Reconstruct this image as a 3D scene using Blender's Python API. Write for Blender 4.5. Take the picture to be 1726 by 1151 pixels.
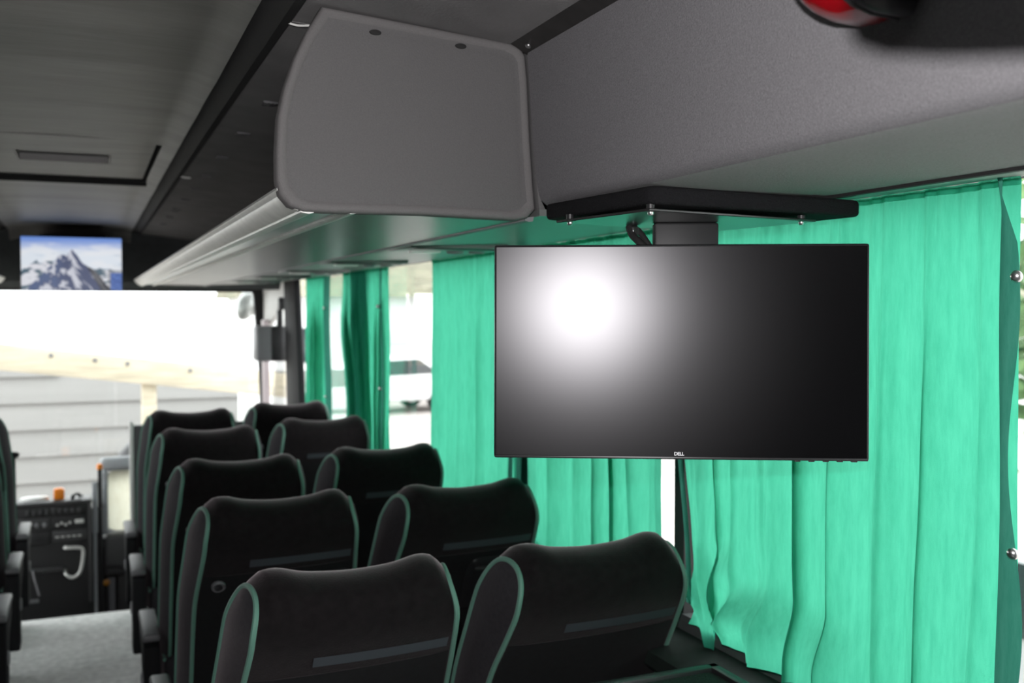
import bpy, bmesh, math, random
from mathutils import Vector, Matrix, noise

# ------------------------------------------------------------------ reset
for o in list(bpy.data.objects): bpy.data.objects.remove(o)
scene = bpy.context.scene
COL = scene.collection
PI = math.pi

# ------------------------------------------------------------------ camera
H = 1.62
FPX = 1700.0
cam_d = bpy.data.cameras.new('camera'); cam = bpy.data.objects.new('camera', cam_d); COL.objects.link(cam)
cam_d.sensor_width = 36.0; cam_d.lens = 36.0 * FPX / 1726.0
cam.location = (0, 0, H)
cam.rotation_euler = (math.radians(90 - 1.8025), 0, math.radians(-22.801))
cam_d.clip_start = 0.02; cam_d.clip_end = 300
cam_d.dof.use_dof = True; cam_d.dof.focus_distance = 1.42; cam_d.dof.aperture_fstop = 5.0
scene.camera = cam

# ------------------------------------------------------------------ world, flash, exposure
world = bpy.data.worlds.new('overcast_sky'); scene.world = world; world.use_nodes = True
bg = world.node_tree.nodes['Background']
bg.inputs[0].default_value = (0.95, 0.98, 1.0, 1); bg.inputs[1].default_value = 3.0

fl = bpy.data.lights.new('camera_flash', 'SPOT'); fo = bpy.data.objects.new('camera_flash', fl); COL.objects.link(fo)
fo.location = (0.0, 0.02, H + 0.095); fo.rotation_euler = cam.rotation_euler
fl.energy = 42; fl.color = (1.0, 0.97, 0.98); fl.shadow_soft_size = 0.014; fl.spot_size = math.radians(125); fl.spot_blend = 0.35

vs = scene.view_settings
vs.view_transform = 'Standard'; vs.look = 'None'; vs.gamma = 1.0; vs.use_curve_mapping = False; vs.exposure = 1.0

# ------------------------------------------------------------------ materials
def srgb(r, g, b):
    f = lambda c: (c/255/12.92) if c/255 <= .04045 else ((c/255+.055)/1.055)**2.4
    return (f(r), f(g), f(b))
M = {}
def mat(name, col, rough=.6, metal=0., spec=.5, var=0., vscale=8., bump=0., bscale=200., stretch=None,
        sheen=0., coat=0., emit=None, estr=0., aniso=None):
    m = bpy.data.materials.new(name); m.use_nodes = True; nt = m.node_tree; p = nt.nodes['Principled BSDF']
    p.inputs['Base Color'].default_value = (*col, 1); p.inputs['Roughness'].default_value = rough
    p.inputs['Metallic'].default_value = metal; p.inputs['Specular IOR Level'].default_value = spec
    if sheen: p.inputs['Sheen Weight'].default_value = sheen; p.inputs['Sheen Roughness'].default_value = .40; p.inputs['Sheen Tint'].default_value = (1, .86, .9, 1)
    if coat: p.inputs['Coat Weight'].default_value = coat
    if emit: p.inputs['Emission Color'].default_value = (*emit, 1); p.inputs['Emission Strength'].default_value = estr
    if var or bump:
        tc = nt.nodes.new('ShaderNodeTexCoord'); mp = nt.nodes.new('ShaderNodeMapping')
        nt.links.new(tc.outputs['Object'], mp.inputs[0])
        if stretch: mp.inputs['Scale'].default_value = stretch
    if var:
        n = nt.nodes.new('ShaderNodeTexNoise'); n.inputs['Scale'].default_value = vscale; n.inputs['Detail'].default_value = 5
        nt.links.new(mp.outputs[0], n.inputs['Vector'])
        r = nt.nodes.new('ShaderNodeValToRGB')
        r.color_ramp.elements[0].position = .3; r.color_ramp.elements[1].position = .7
        r.color_ramp.elements[0].color = (*[c*(1-var) for c in col], 1); r.color_ramp.elements[1].color = (*[min(1, c*(1+var)) for c in col], 1)
        nt.links.new(n.outputs[0], r.inputs[0]); nt.links.new(r.outputs[0], p.inputs['Base Color'])
    if bump:
        n2 = nt.nodes.new('ShaderNodeTexNoise'); n2.inputs['Scale'].default_value = bscale; n2.inputs['Detail'].default_value = 3
        nt.links.new(mp.outputs[0], n2.inputs['Vector'])
        b = nt.nodes.new('ShaderNodeBump'); b.inputs['Strength'].default_value = bump; b.inputs['Distance'].default_value = .004
        nt.links.new(n2.outputs[0], b.inputs['Height']); nt.links.new(b.outputs[0], p.inputs['Normal'])
    M[name] = m
    return m

mat('grey_fabric', (.150, .146, .153), .95, spec=.15, var=.16, vscale=420, bump=.35, bscale=520)
mat('panel_fabric', (.112, .109, .110), .95, spec=.15, var=.06, vscale=420, bump=.2, bscale=500)
mat('panel_rim', (.135, .130, .130), .9, spec=.15, var=.06, vscale=420, bump=.2, bscale=500)
mat('soffit_fabric', (.22, .225, .225), .9, spec=.2, var=.10, vscale=300, bump=.25, bscale=420)
mat('ceiling_fabric', (.115, .111, .103), .46, spec=.95, var=.30, vscale=3, bump=.8, bscale=4.5, stretch=(.7, 2.6, 1))
mat('lining_fabric', (.17, .165, .165), .92, spec=.2, var=.12, vscale=10, bump=.15, bscale=200)
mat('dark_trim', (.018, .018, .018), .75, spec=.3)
mat('black_plastic', (.012, .012, .013), .45)
mat('black_rubber', (.008, .008, .008), .8)
mat('matte_black', (.006, .006, .007), .7, spec=.2)
mat('dark_steel', (.035, .033, .032), .45, metal=.4, var=.2, vscale=40)
mat('zinc', (.6, .6, .6), .3, metal=1.)
mat('mirror_shell', (.30, .31, .30), .25, metal=.5)
mat('chrome', (.85, .85, .85), .06, metal=1.)
mat('alu', (.66, .66, .64), .40, metal=.35, var=.08, vscale=30)
mat('lens_plastic', (.20, .27, .27), .3, spec=.5)
mat('rack_soffit', (.032, .038, .036), .34, spec=.5, var=.15, vscale=6, stretch=(4, .6, 1))
mat('service_plastic', (.13, .137, .133), .38, spec=.5)
mat('white_plastic', (.75, .75, .72), .35)
mat('pale_plastic', (.60, .60, .58), .5)
mat('grey_plastic', (.10, .10, .105), .5)
mat('mid_plastic', (.19, .19, .20), .5)
mat('rail_paint', (.25, .25, .24), .5, var=.3, vscale=14, stretch=(1, .5, 1))
mat('seat_velour', (.0072, .0060, .0064), .95, spec=.08, sheen=.30, var=.25, vscale=60, bump=.15, bscale=300)
mat('seat_lower', (.0085, .0087, .0092), .9, spec=.12, sheen=.05, var=.15, vscale=90)
mat('seat_side', (.026, .025, .028), .95, spec=.1, sheen=.1, var=.15, vscale=120, bump=.15, bscale=400)
mat('piping_green', (.080, .19, .145), .7, sheen=.1)
mat('label_band', (.030, .036, .043), .8)
mat('arm_grey', (.11, .11, .115), .5)
mat('floor_carpet', (.78, .785, .77), .95, spec=.1, var=.16, vscale=26, bump=.3, bscale=260)
mat('bezel_black', (.008, .008, .009), .38)
mat('logo_white', (.7, .7, .72), .4, emit=None)
mat('pad_black', (.009, .009, .010), .95, spec=.1, bump=.5, bscale=400, var=.2, vscale=300)
mat('plate_steel', (.06, .06, .06), .28, metal=.85)
mat('column_black', (.010, .010, .011), .5)
mat('red_lens', (.24, .003, .006), .15, coat=.6)
mat('cabinet_top', (.030, .040, .036), .95, spec=.1, var=.5, vscale=260, bump=.4, bscale=300)
mat('wall_lower', (.05, .055, .055), .85, var=.15, vscale=20)
mat('sill', (.012, .017, .015), .9, spec=.1, var=.2, vscale=20)
mat('body_white', (.55, .54, .55), .5)
mat('pillar_pink', (.38, .32, .33), .55)
mat('siding', (.225, .222, .215), .8, var=.06, vscale=2, stretch=(.3, 1, 5))
mat('timber', (.58, .51, .39), .8, var=.18, vscale=3, stretch=(1, 1, 12))
mat('render_white', (.72, .72, .72), .8, var=.05, vscale=2)
mat('roof_brown', (.16, .15, .10), .9, var=.3, vscale=3)
mat('concrete', (.42, .38, .36), .9, var=.15, vscale=.8)
mat('leaf', (.10, .17, .06), .8, var=.4, vscale=5)
mat('bark', (.08, .06, .045), .9)
mat('car_dark', (.05, .055, .06), .25, coat=.5)
mat('car_silver', (.45, .46, .47), .25, coat=.5)
mat('car_glass', (.03, .035, .04), .08)
mat('tyre', (.015, .015, .015), .85)
mat('orange', (.85, .24, .01), .45)
mat('paper', (.85, .85, .83), .6)
mat('cream_cover', (.85, .80, .66), .8)
mat('bolster', (.34, .36, .38), .7)
mat('dash_black', (.020, .020, .021), .5)
mat('dash_grey', (.055, .055, .057), .5)
mat('dash_edge', (.30, .30, .30), .4)
mat('amber_glass', (.55, .24, .02), .3)

def cloth_mat(name, dif, tra, mix):
    m = bpy.data.materials.new(name); m.use_nodes = True; nt = m.node_tree; nt.nodes.clear()
    out = nt.nodes.new('ShaderNodeOutputMaterial'); d = nt.nodes.new('ShaderNodeBsdfDiffuse'); t = nt.nodes.new('ShaderNodeBsdfTranslucent')
    mx = nt.nodes.new('ShaderNodeMixShader'); mx.inputs[0].default_value = mix
    tc = nt.nodes.new('ShaderNodeTexCoord')
    cols = []
    mp = nt.nodes.new('ShaderNodeMapping'); mp.inputs['Scale'].default_value = (1, 1, .18)
    nt.links.new(tc.outputs['Object'], mp.inputs[0])
    n = nt.nodes.new('ShaderNodeTexNoise'); n.inputs['Scale'].default_value = 90; n.inputs['Detail'].default_value = 6; n.inputs['Roughness'].default_value = .65
    nt.links.new(mp.outputs[0], n.inputs['Vector'])
    for c, node in ((dif, d), (tra, t)):
        r = nt.nodes.new('ShaderNodeValToRGB'); r.color_ramp.elements[0].position = .32; r.color_ramp.elements[1].position = .72
        r.color_ramp.elements[0].color = (*[k*.90 for k in c], 1); r.color_ramp.elements[1].color = (*[min(1, k*1.08 + .012) for k in c], 1)
        nt.links.new(n.outputs[0], r.inputs[0]); nt.links.new(r.outputs[0], node.inputs[0])
    b = nt.nodes.new('ShaderNodeBump'); b.inputs['Strength'].default_value = .12; b.inputs['Distance'].default_value = .002
    n2 = nt.nodes.new('ShaderNodeTexNoise'); n2.inputs['Scale'].default_value = 500
    nt.links.new(tc.outputs['Object'], n2.inputs['Vector']); nt.links.new(n2.outputs[0], b.inputs['Height'])
    nt.links.new(b.outputs[0], d.inputs['Normal']); nt.links.new(b.outputs[0], t.inputs['Normal'])
    nt.links.new(d.outputs[0], mx.inputs[1]); nt.links.new(t.outputs[0], mx.inputs[2]); nt.links.new(mx.outputs[0], out.inputs[0])
    M[name] = m
cloth_mat('curtain_cloth', (.040, .42, .265), (.062, .41, .262), .55)
cloth_mat('cream_net', (.8, .76, .62), (.98, .95, .84), .9)
cloth_mat('curtain_hem', (.04, .24, .17), (.02, .11, .08), .4)

def glass_mat():
    m = bpy.data.materials.new('window_glass'); m.use_nodes = True; nt = m.node_tree; nt.nodes.clear()
    out = nt.nodes.new('ShaderNodeOutputMaterial'); t = nt.nodes.new('ShaderNodeBsdfTransparent'); g = nt.nodes.new('ShaderNodeBsdfGlossy')
    g.inputs['Roughness'].default_value = .0; t.inputs[0].default_value = (.94, .95, .94, 1)
    lw = nt.nodes.new('ShaderNodeLayerWeight'); lw.inputs[0].default_value = .5
    pw = nt.nodes.new('ShaderNodeMath'); pw.operation = 'POWER'; pw.inputs[1].default_value = 5
    ma = nt.nodes.new('ShaderNodeMath'); ma.operation = 'MULTIPLY_ADD'; ma.inputs[1].default_value = .9; ma.inputs[2].default_value = .04
    mx = nt.nodes.new('ShaderNodeMixShader')
    nt.links.new(lw.outputs['Facing'], pw.inputs[0]); nt.links.new(pw.outputs[0], ma.inputs[0])
    nt.links.new(ma.outputs[0], mx.inputs[0]); nt.links.new(t.outputs[0], mx.inputs[1]); nt.links.new(g.outputs[0], mx.inputs[2]); nt.links.new(mx.outputs[0], out.inputs[0])
    M['window_glass'] = m
glass_mat()

def screen_mat():
    m = bpy.data.materials.new('picture_screen'); m.use_nodes = True; nt = m.node_tree; p = nt.nodes['Principled BSDF']
    p.inputs['Base Color'].default_value = (.01, .01, .01, 1); p.inputs['Roughness'].default_value = .3
    a = nt.nodes.new('ShaderNodeVertexColor'); a.layer_name = 'picture'
    nt.links.new(a.outputs[0], p.inputs['Emission Color']); p.inputs['Emission Strength'].default_value = .42
    M['picture_screen'] = m
screen_mat()

def matte_screen():      # switched-off panel with an anti-glare surface
    m = bpy.data.materials.new('screen_glass'); m.use_nodes = True; nt = m.node_tree; nt.nodes.clear()
    out = nt.nodes.new('ShaderNodeOutputMaterial'); d = nt.nodes.new('ShaderNodeBsdfDiffuse'); d.inputs[0].default_value = (.003, .003, .0033, 1)
    last = d
    for rough, w in ((.345, .011), (.25, .017)):
        g = nt.nodes.new('ShaderNodeBsdfAnisotropic'); g.distribution = 'BECKMANN'; g.inputs['Roughness'].default_value = rough; g.inputs[0].default_value = (.98, .97, 1, 1)
        mx = nt.nodes.new('ShaderNodeMixShader'); mx.inputs[0].default_value = w
        nt.links.new(last.outputs[0], mx.inputs[1]); nt.links.new(g.outputs[0], mx.inputs[2]); last = mx
    nt.links.new(last.outputs[0], out.inputs[0])
    M['screen_glass'] = m
matte_screen()

# ------------------------------------------------------------------ mesh helpers
class MB:
    def __init__(s): s.v = []; s.f = []; s.smooth = False
    def add(s, vs, fs):
        o = len(s.v); s.v += [tuple(v) for v in vs]; s.f += [tuple(i+o for i in f) for f in fs]; return s
    def bm(s, b):
        b.verts.index_update(); s.add([v.co[:] for v in b.verts], [[v.index for v in f.verts] for f in b.faces]); b.free(); return s
    def box(s, x0, x1, y0, y1, z0, z1, r=0., seg=2, mtx=None):
        b = bmesh.new(); bmesh.ops.create_cube(b, size=1)
        for v in b.verts: v.co = Vector(((x0+x1)/2+v.co.x*(x1-x0), (y0+y1)/2+v.co.y*(y1-y0), (z0+z1)/2+v.co.z*(z1-z0)))
        if r: bmesh.ops.bevel(b, geom=list(b.edges), offset=r, segments=seg, affect='EDGES', profile=.5, clamp_overlap=True)
        if mtx is not None: bmesh.ops.transform(b, matrix=mtx, verts=b.verts)
        return s.bm(b)
    def cyl(s, p0, p1, r0, r1=None, n=20):
        return s.tube([p0, p1], [r0, r0 if r1 is None else r1], n)
    def tube(s, path, r, n=10, closed=False):
        P = [Vector(p) for p in path]; rs = r if isinstance(r, (list, tuple)) else [r]*len(P)
        vs = []; fs = []; N = len(P); up = None
        for i, p in enumerate(P):
            if closed: t = P[(i+1) % N]-P[i-1]
            else: t = P[min(i+1, N-1)]-P[max(i-1, 0)]
            t.normalize()
            if up is None:
                up = Vector((0, 0, 1)) if abs(t.z) < .9 else Vector((1, 0, 0))
            a = t.cross(up).normalized(); up = a.cross(t).normalized()
            for k in range(n):
                an = 2*PI*k/n; vs.append(p + rs[i]*(math.cos(an)*a+math.sin(an)*up))
        R = N if closed else N-1
        for i in range(R):
            j = (i+1) % N
            for k in range(n): fs.append((i*n+k, i*n+(k+1) % n, j*n+(k+1) % n, j*n+k))
        if not closed: fs.append(tuple(range(n-1, -1, -1))); fs.append(tuple((N-1)*n+k for k in range(n)))
        return s.add(vs, fs)
    def prism(s, prof, a0, a1, axis='y', r=0., seg=2):
        """closed profile; axis y: profile is (x,z); x: (y,z); z: (x,y)"""
        mk = {'y': lambda p, a: (p[0], a, p[1]), 'x': lambda p, a: (a, p[0], p[1]), 'z': lambda p, a: (p[0], p[1], a)}[axis]
        b = bmesh.new(); n = len(prof)
        A = [b.verts.new(mk(p, a0)) for p in prof]; B = [b.verts.new(mk(p, a1)) for p in prof]
        f1 = b.faces.new(A); f2 = b.faces.new(B[::-1])
        for i in range(n): b.faces.new((A[i], B[i], B[(i+1) % n], A[(i+1) % n]))
        bmesh.ops.recalc_face_normals(b, faces=b.faces)
        if r:
            es = list(f1.edges)+list(f2.edges)
            bmesh.ops.bevel(b, geom=es, offset=r, segments=seg, affect='EDGES', profile=.5)
        return s.bm(b)
    def grid(s, fn, nu, nv, cu=False):
        vs = [fn(i/nu, j/nv) for j in range(nv+1) for i in range(nu+1)]; W = nu+1
        fs = [(j*W+i, j*W+i+1, (j+1)*W+i+1, (j+1)*W+i) for j in range(nv) for i in range(nu)]
        return s.add(vs, fs)
    def lathe(s, prof, n=20, mtx=None):
        """prof: (r,h) revolved about local z"""
        vs = []; fs = []
        for r, h in prof:
            for k in range(n): vs.append(Vector((r*math.cos(2*PI*k/n), r*math.sin(2*PI*k/n), h)))
        for i in range(len(prof)-1):
            for k in range(n): fs.append((i*n+k, i*n+(k+1) % n, (i+1)*n+(k+1) % n, (i+1)*n+k))
        fs.append(tuple(range(n-1, -1, -1))); fs.append(tuple((len(prof)-1)*n+k for k in range(n)))
        if mtx is not None: vs = [mtx @ v for v in vs]
        return s.add(vs, fs)

def wloc(o):
    v = Vector(o.location)
    while o.parent: o = o.parent; v = v+Vector(o.location)
    return v
def mesh(name, mb, mt, smooth=True, ang=40, off=None):
    me = bpy.data.meshes.new(name)
    vs = mb.v if off is None else [(v[0]-off[0], v[1]-off[1], v[2]-off[2]) for v in mb.v]
    me.from_pydata(vs, [], mb.f); me.validate(); me.update()
    b = bmesh.new(); b.from_mesh(me); bmesh.ops.recalc_face_normals(b, faces=b.faces)
    if smooth:
        lim = math.radians(ang)
        for f in b.faces: f.smooth = True
        for e in b.edges:
            if len(e.link_faces) == 2 and e.calc_face_angle(0) > lim: e.smooth = False
    b.to_mesh(me); b.free(); me.materials.append(M[mt])
    return me
def link(name, me, parent=None, loc=(0, 0, 0)):
    o = bpy.data.objects.new(name, me); COL.objects.link(o); o.location = loc
    if parent: o.parent = parent
    return o
def part(name, mb, mt, parent, smooth=True, ang=40, label=None):
    """mesh given in world coordinates, stored relative to its unrotated parent chain"""
    o = link(name, mesh(name, mb, mt, smooth, ang, wloc(parent)), parent)
    if label: o['label'] = label
    return o
def struct(name, mb, mt, parent=None, smooth=True, label=None):
    if parent: return part(name, mb, mt, parent, smooth)
    o = link(name, mesh(name, mb, mt, smooth)); o['kind'] = 'structure'
    if label: o['label'] = label
    return o
def tag(o, label, cat, group=None):
    o['label'] = label; o['category'] = cat
    if group: o['group'] = group
    return o
def thing(name, label, cat, loc=(0, 0, 0), group=None, rz=0):
    o = bpy.data.objects.new(name, None); COL.objects.link(o); o.location = loc; o.rotation_euler = (0, 0, rz); o.empty_display_size = .1
    return tag(o, label, cat, group)
def single(name, mb, mt, label, cat, loc=(0, 0, 0), group=None):
    o = link(name, mesh(name, mb, mt, off=loc), None, loc); return tag(o, label, cat, group)
def smoothpath(pts, n):
    P = [Vector(p) for p in pts]; out = []
    m = len(P)-1
    for k in range(n+1):
        t = k/n*m; i = min(int(t), m-1); u = t-i
        a, b, c, d = P[max(i-1, 0)], P[i], P[i+1], P[min(i+2, m)]
        out.append(.5*((2*b)+(c-a)*u+(2*a-5*b+4*c-d)*u*u+(3*b-a-3*c+d)*u**3))
    return out
def sstep(a, b, x):
    t = max(0, min(1, (x-a)/(b-a))); return t*t*(3-2*t)
def vn(x, seed=0.):
    return noise.noise(Vector((x, seed*7.31+.37, seed*1.7)))

XC = -.085            # centre line of the coach
WR = 1.17             # right window line

# ------------------------------------------------------------------ floor and shell
fl_o = struct('floor', MB().box(-1.42, 1.25, -1.6, 5.78, -.06, 0), 'floor_carpet')
struct('floor_cockpit', MB().box(-1.42, 1.25, 5.78, 7.55, -.60, -.55).box(-1.42, 1.25, 5.76, 5.80, -.60, -.061), 'dash_black')
struct('wall_rear', MB().box(-1.42, 1.25, -1.62, -1.58, 0, 2.15), 'wall_lower')

# ceiling centre panel: shallow arch with rounded edges, dropping at its front end
def ceil_z(x, y):
    e = abs(x-XC)/.335
    return 2.112 - .010*e*e - .012*sstep(.86, 1.0, e) - .06*sstep(6.45, 6.68, y)**2 + .0035*vn(y*2.6+x*.8, 2.)+.002*vn(y*7+x*1.3, 5.)
HX0, HX1, HY0, HY1 = XC-.295, .212, 3.16, 4.10      # roof hatch opening
mb = MB(); xs = [XC-.335+.67*i/32 for i in range(33)]; ys = [-1.58+(6.68+1.58)*j/150 for j in range(151)]
mb.add([(x, y, ceil_z(x, y)) for y in ys for x in xs],
       [(j*33+i, j*33+i+1, (j+1)*33+i+1, (j+1)*33+i) for j in range(150) for i in range(32)
        if not (HX0 < (xs[i]+xs[i+1])/2 < HX1 and HY0 < (ys[j]+ys[j+1])/2 < HY1)])
mb.add([(XC-.36, -1.58, 2.19), (XC+.36, -1.58, 2.19), (XC+.36, 6.7, 2.19), (XC-.36, 6.7, 2.19)], [(0, 1, 2, 3)])
ceiling = struct('ceiling', mb, 'ceiling_fabric')
# cove strips either side of the centre panel, recess shade put into their colour
for sgn, nm in ((1, 'cove_shade_1'), (-1, 'cove_shade_2')):
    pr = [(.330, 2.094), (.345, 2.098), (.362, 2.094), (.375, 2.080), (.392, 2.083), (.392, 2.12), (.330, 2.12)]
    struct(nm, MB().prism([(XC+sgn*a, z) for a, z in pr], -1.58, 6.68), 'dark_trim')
# side lining of the roof (above the racks)
def lining(sgn):
    pts = [(.385, 2.0885), (.45, 2.083), (.60, 2.069), (.73, 2.055), (.90, 2.035), (1.05, 1.99), (1.17, 1.92), (1.25, 1.82)]
    P = [(p.x, p.y) for p in smoothpath([(a, b, 0) for a, b in pts], 20)]
    return [(XC+sgn*a, z) for a, z in P] + [(XC+sgn*a, z+.02) for a, z in P[::-1]]
joints = (-1.58, 1.66, 3.70, 5.6, 6.68)
lin = []
for sgn, side in ((1, 'right'), (-1, 'left')):
    holder = struct('ceiling_lining_'+side, MB().prism([(x, z+.021) for x, z in lining(sgn)], -1.58, 6.68), 'dark_trim')
    for a, b in zip(joints[:-1], joints[1:]):
        part('lining_panel', MB().prism(lining(sgn), a+.002, b-.002), 'lining_fabric', holder)
    lin.append(holder)
for y in (1.88, 2.30, 2.725, 3.17, 3.614, 4.02, 4.446, 4.88, 5.3, 5.75):
    m_ = MB()
    z = 2.0795
    m_.box(.364, .398, y-.018, y+.018, z-.0015, z+.003, .0005)
    for k in range(3): m_.box(.370+k*.009, .374+k*.009, y-.013, y+.013, z-.0025, z-.001)
    part('air_vent', m_, 'grey_plastic', lin[0])
for y in (3.70, 1.66):
    part('joint_clip', MB().tube(smoothpath([(.303, y, 2.085), (.318, y-.006, 2.080), (.335, y-.02, 2.078)], 8), .0035 if y > 3 else .0018, 8), 'white_plastic', lin[0])

# roof hatch
ht = thing('roof_hatch', 'flat roof hatch panel with a long finger slot in the ceiling', 'hatch', ((HX0+HX1)/2, (HY0+HY1)/2, 2.10))
part('surround', MB().prism([(HX0-.004, 2.105), (HX0-.004, 2.18), (HX1+.004, 2.18), (HX1+.004, 2.105), (HX1-.001, 2.105), (HX1-.001, 2.178), (HX0+.001, 2.178), (HX0+.001, 2.105)], HY0, HY1)
     .box(HX0, HX1, HY1-.004, HY1+.004, 2.09, 2.18).box(HX0, HX1, HY0, HY1, 2.178, 2.182), 'black_rubber', ht)
sx0, sx1, sy0, sy1 = -.205, .075, 3.44, 3.665
def hp(x, y): return (x, y)
m_ = MB()   # hatch panel with a slot cut out of it
zt, zb = 2.150, 2.1095
px0, px1, py0, py1 = HX0+.01, HX1-.018, HY0-.03, HY1-.065
for a, b, c, d in ((px0, sx0, py0, py1), (sx1, px1, py0, py1), (sx0, sx1, py0, sy0), (sx0, sx1, sy1, py1)):
    m_.box(a, b, c, d, zb, zt)
pn = part('panel', m_, 'ceiling_fabric', ht)
part('finger_slot', MB().box(sx0+.001, sx1-.001, sy0+.001, sy1-.001, zb+.022, zb+.03)
     .box(sx0+.001, sx0+.006, sy0, sy1, zb+.001, zb+.03).box(sx1-.006, sx1-.001, sy0, sy1, zb+.001, zb+.03), 'ceiling_fabric', pn)

# front bulkhead above the windscreen and the header to it
struct('wall_front', MB().prism([(6.685, 2.19), (6.685, 1.79), (6.72, 1.752), (7.42, 1.765), (7.46, 1.80), (7.46, 2.19)], -1.42, 1.25, 'x'), 'wall_lower')
# windscreen with frame
struct('wall_front_lower', MB().box(-1.42, 1.25, 7.42, 7.50, -.60, .27), 'dash_black')
w1 = struct('window_1', MB().box(-1.38, 1.14, 7.435, 7.441, .24, 1.80), 'window_glass')
part('frame', MB().box(-1.42, -1.35, 7.40, 7.46, .2, 1.82).prism([(1.075, 1.80), (1.10, 1.72), (1.135, 1.2), (1.17, .2), (1.23, .2), (1.19, 1.2), (1.16, 1.8)], 7.39, 7.45).box(-1.4, 1.15, 7.40, 7.46, 1.745, 1.80), 'black_rubber', w1)

# right side: wall under windows, outer skin, window posts
struct('wall_right', MB().box(1.20, 1.25, -1.6, 6.45, -.6, .95).box(1.20, 1.25, 6.45, 7.42, -.6, .3).box(1.20, 1.25, -1.6, 6.7, 1.81, 2.15), 'wall_lower')
struct('trim_3', MB().prism([(1.075, .905), (1.20, .915), (1.20, .86), (1.09, .86), (1.075, .875)], -1.58, 6.1), 'sill')
struct('wall_right_post', MB().box(1.203, 1.245, 1.885, 1.925, .95, 1.81), 'dark_trim')
struct('wall_right_pillar', MB().box(1.203, 1.245, 4.52, 4.86, .95, 1.81), 'dark_trim')
struct('wall_right_stanchion', MB().box(1.203, 1.245, 2.74, 2.80, .95, 1.81), 'dark_trim')
for k, (a, b) in enumerate(((-1.5, 1.885), (1.925, 2.74), (2.80, 4.52), (4.86, 6.15), (6.50, 7.40))):
    struct('window_%d' % (k+2), MB().box(1.222, 1.226, a, b,   .95 if k < 4 else .3, 1.815), 'window_glass')
struct('door_1', MB().prism([(6.19, 1.81), (6.55, 1.81), (6.45, .86), (6.40, .3), (5.98, .3), (6.00, .86)], 1.16, 1.20, 'x', .01), 'matte_black', label='black door post between side window and front door')
struct('trim_4', MB().prism([(6.60, 1.81), (7.42, 1.81), (7.42, 1.38), (7.30, 1.47), (7.05, 1.55), (6.75, 1.62), (6.62, 1.66)], 1.165, 1.20, 'x', .006), 'pale_plastic')
struct('trim_5', MB().prism([(1.13, .2), (1.17, .2), (1.155, 1.55), (1.12, 1.55)], 7.10, 7.20), 'pillar_pink')
# left side wall with windows
struct('wall_left', MB().box(-1.42, -1.37, -1.6, 5.8, -.6, .86).box(-1.42, -1.37, -1.6, 7.45, 1.81, 2.15).box(-1.42, -1.37, -1.6, 3.6, .86, 1.81)
       .box(-1.42, -1.37, 5.7, 5.8, .86, 1.81).box(-1.42, -1.37, 5.8, 7.45, -.6, -.4), 'wall_lower')
struct('window_7', MB().box(-1.398, -1.394, 3.6, 5.7, .86, 1.81), 'window_glass')
struct('door_2', MB().box(-1.398, -1.394, 5.8, 7.42, -.4, 1.81), 'window_glass')
# window header rail above the curtains
for sgn, nm in ((1, 'trim_6'),):
    struct(nm, MB().prism([(1.047, 1.797), (1.051, 1.7905), (1.175, 1.803), (1.205, 1.806), (1.205, 1.84), (1.05, 1.84)], -1.58, 6.7), 'rail_paint')
struct('trim_8', MB().box(1.0385, 1.0485, -1.58, 6.7, 1.7885, 1.81), 'black_rubber')
struct('trim_7', MB().box(-1.37, -1.2, -1.58, 6.7, 1.79, 1.83), 'rail_paint')

# ------------------------------------------------------------------ overhead box (near) with metal strip
Y_E = 1.539
bx = thing('overhead_locker', 'grey ribbed fabric overhead locker box above the black monitor', 'locker', (.9, .5, 1.79))
pr = smoothpath([(.670, 2.055, 0), (.674, 1.98, 0), (.684, 1.86, 0), (.690, 1.815, 0), (.700, 1.797, 0), (.722, 1.7905, 0), (.80, 1.789, 0), (.95, 1.791, 0), (1.040, 1.793, 0)], 40)
P = [(p.x, p.y) for p in pr]
face = [p for p in P if p[1] > 1.7915 and p[0] < .73] ; k0 = len(face)
sof = P[k0-1:]
part('face_panel', MB().prism(face+[(a+.012, b+.008) for a, b in face[::-1]], -1.5, Y_E-.0105), 'grey_fabric', bx)
part('underside', MB().prism(sof+[(a+.002, b+.012) for a, b in sof[::-1]], -1.5, Y_E-.0105), 'soffit_fabric', bx)
st = part('metal_strip', MB().prism([(.640, 2.0565), (.648, 2.0535), (.6735, 2.0395), (.6745, 2.042), (.650, 2.0575), (.641, 2.0605)], -1.5, Y_E-.002), 'dark_steel', bx)
for y in (1.505, 1.0, .5):
    part('screw', MB().lathe([(.0055, 0), (.005, .002), (.003, .0032), (.0005, .0035)], 12, Matrix.Translation((.661, y, 2.0463)) @ Matrix.Rotation(math.radians(-151), 4, 'Y')), 'zinc', st)

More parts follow.
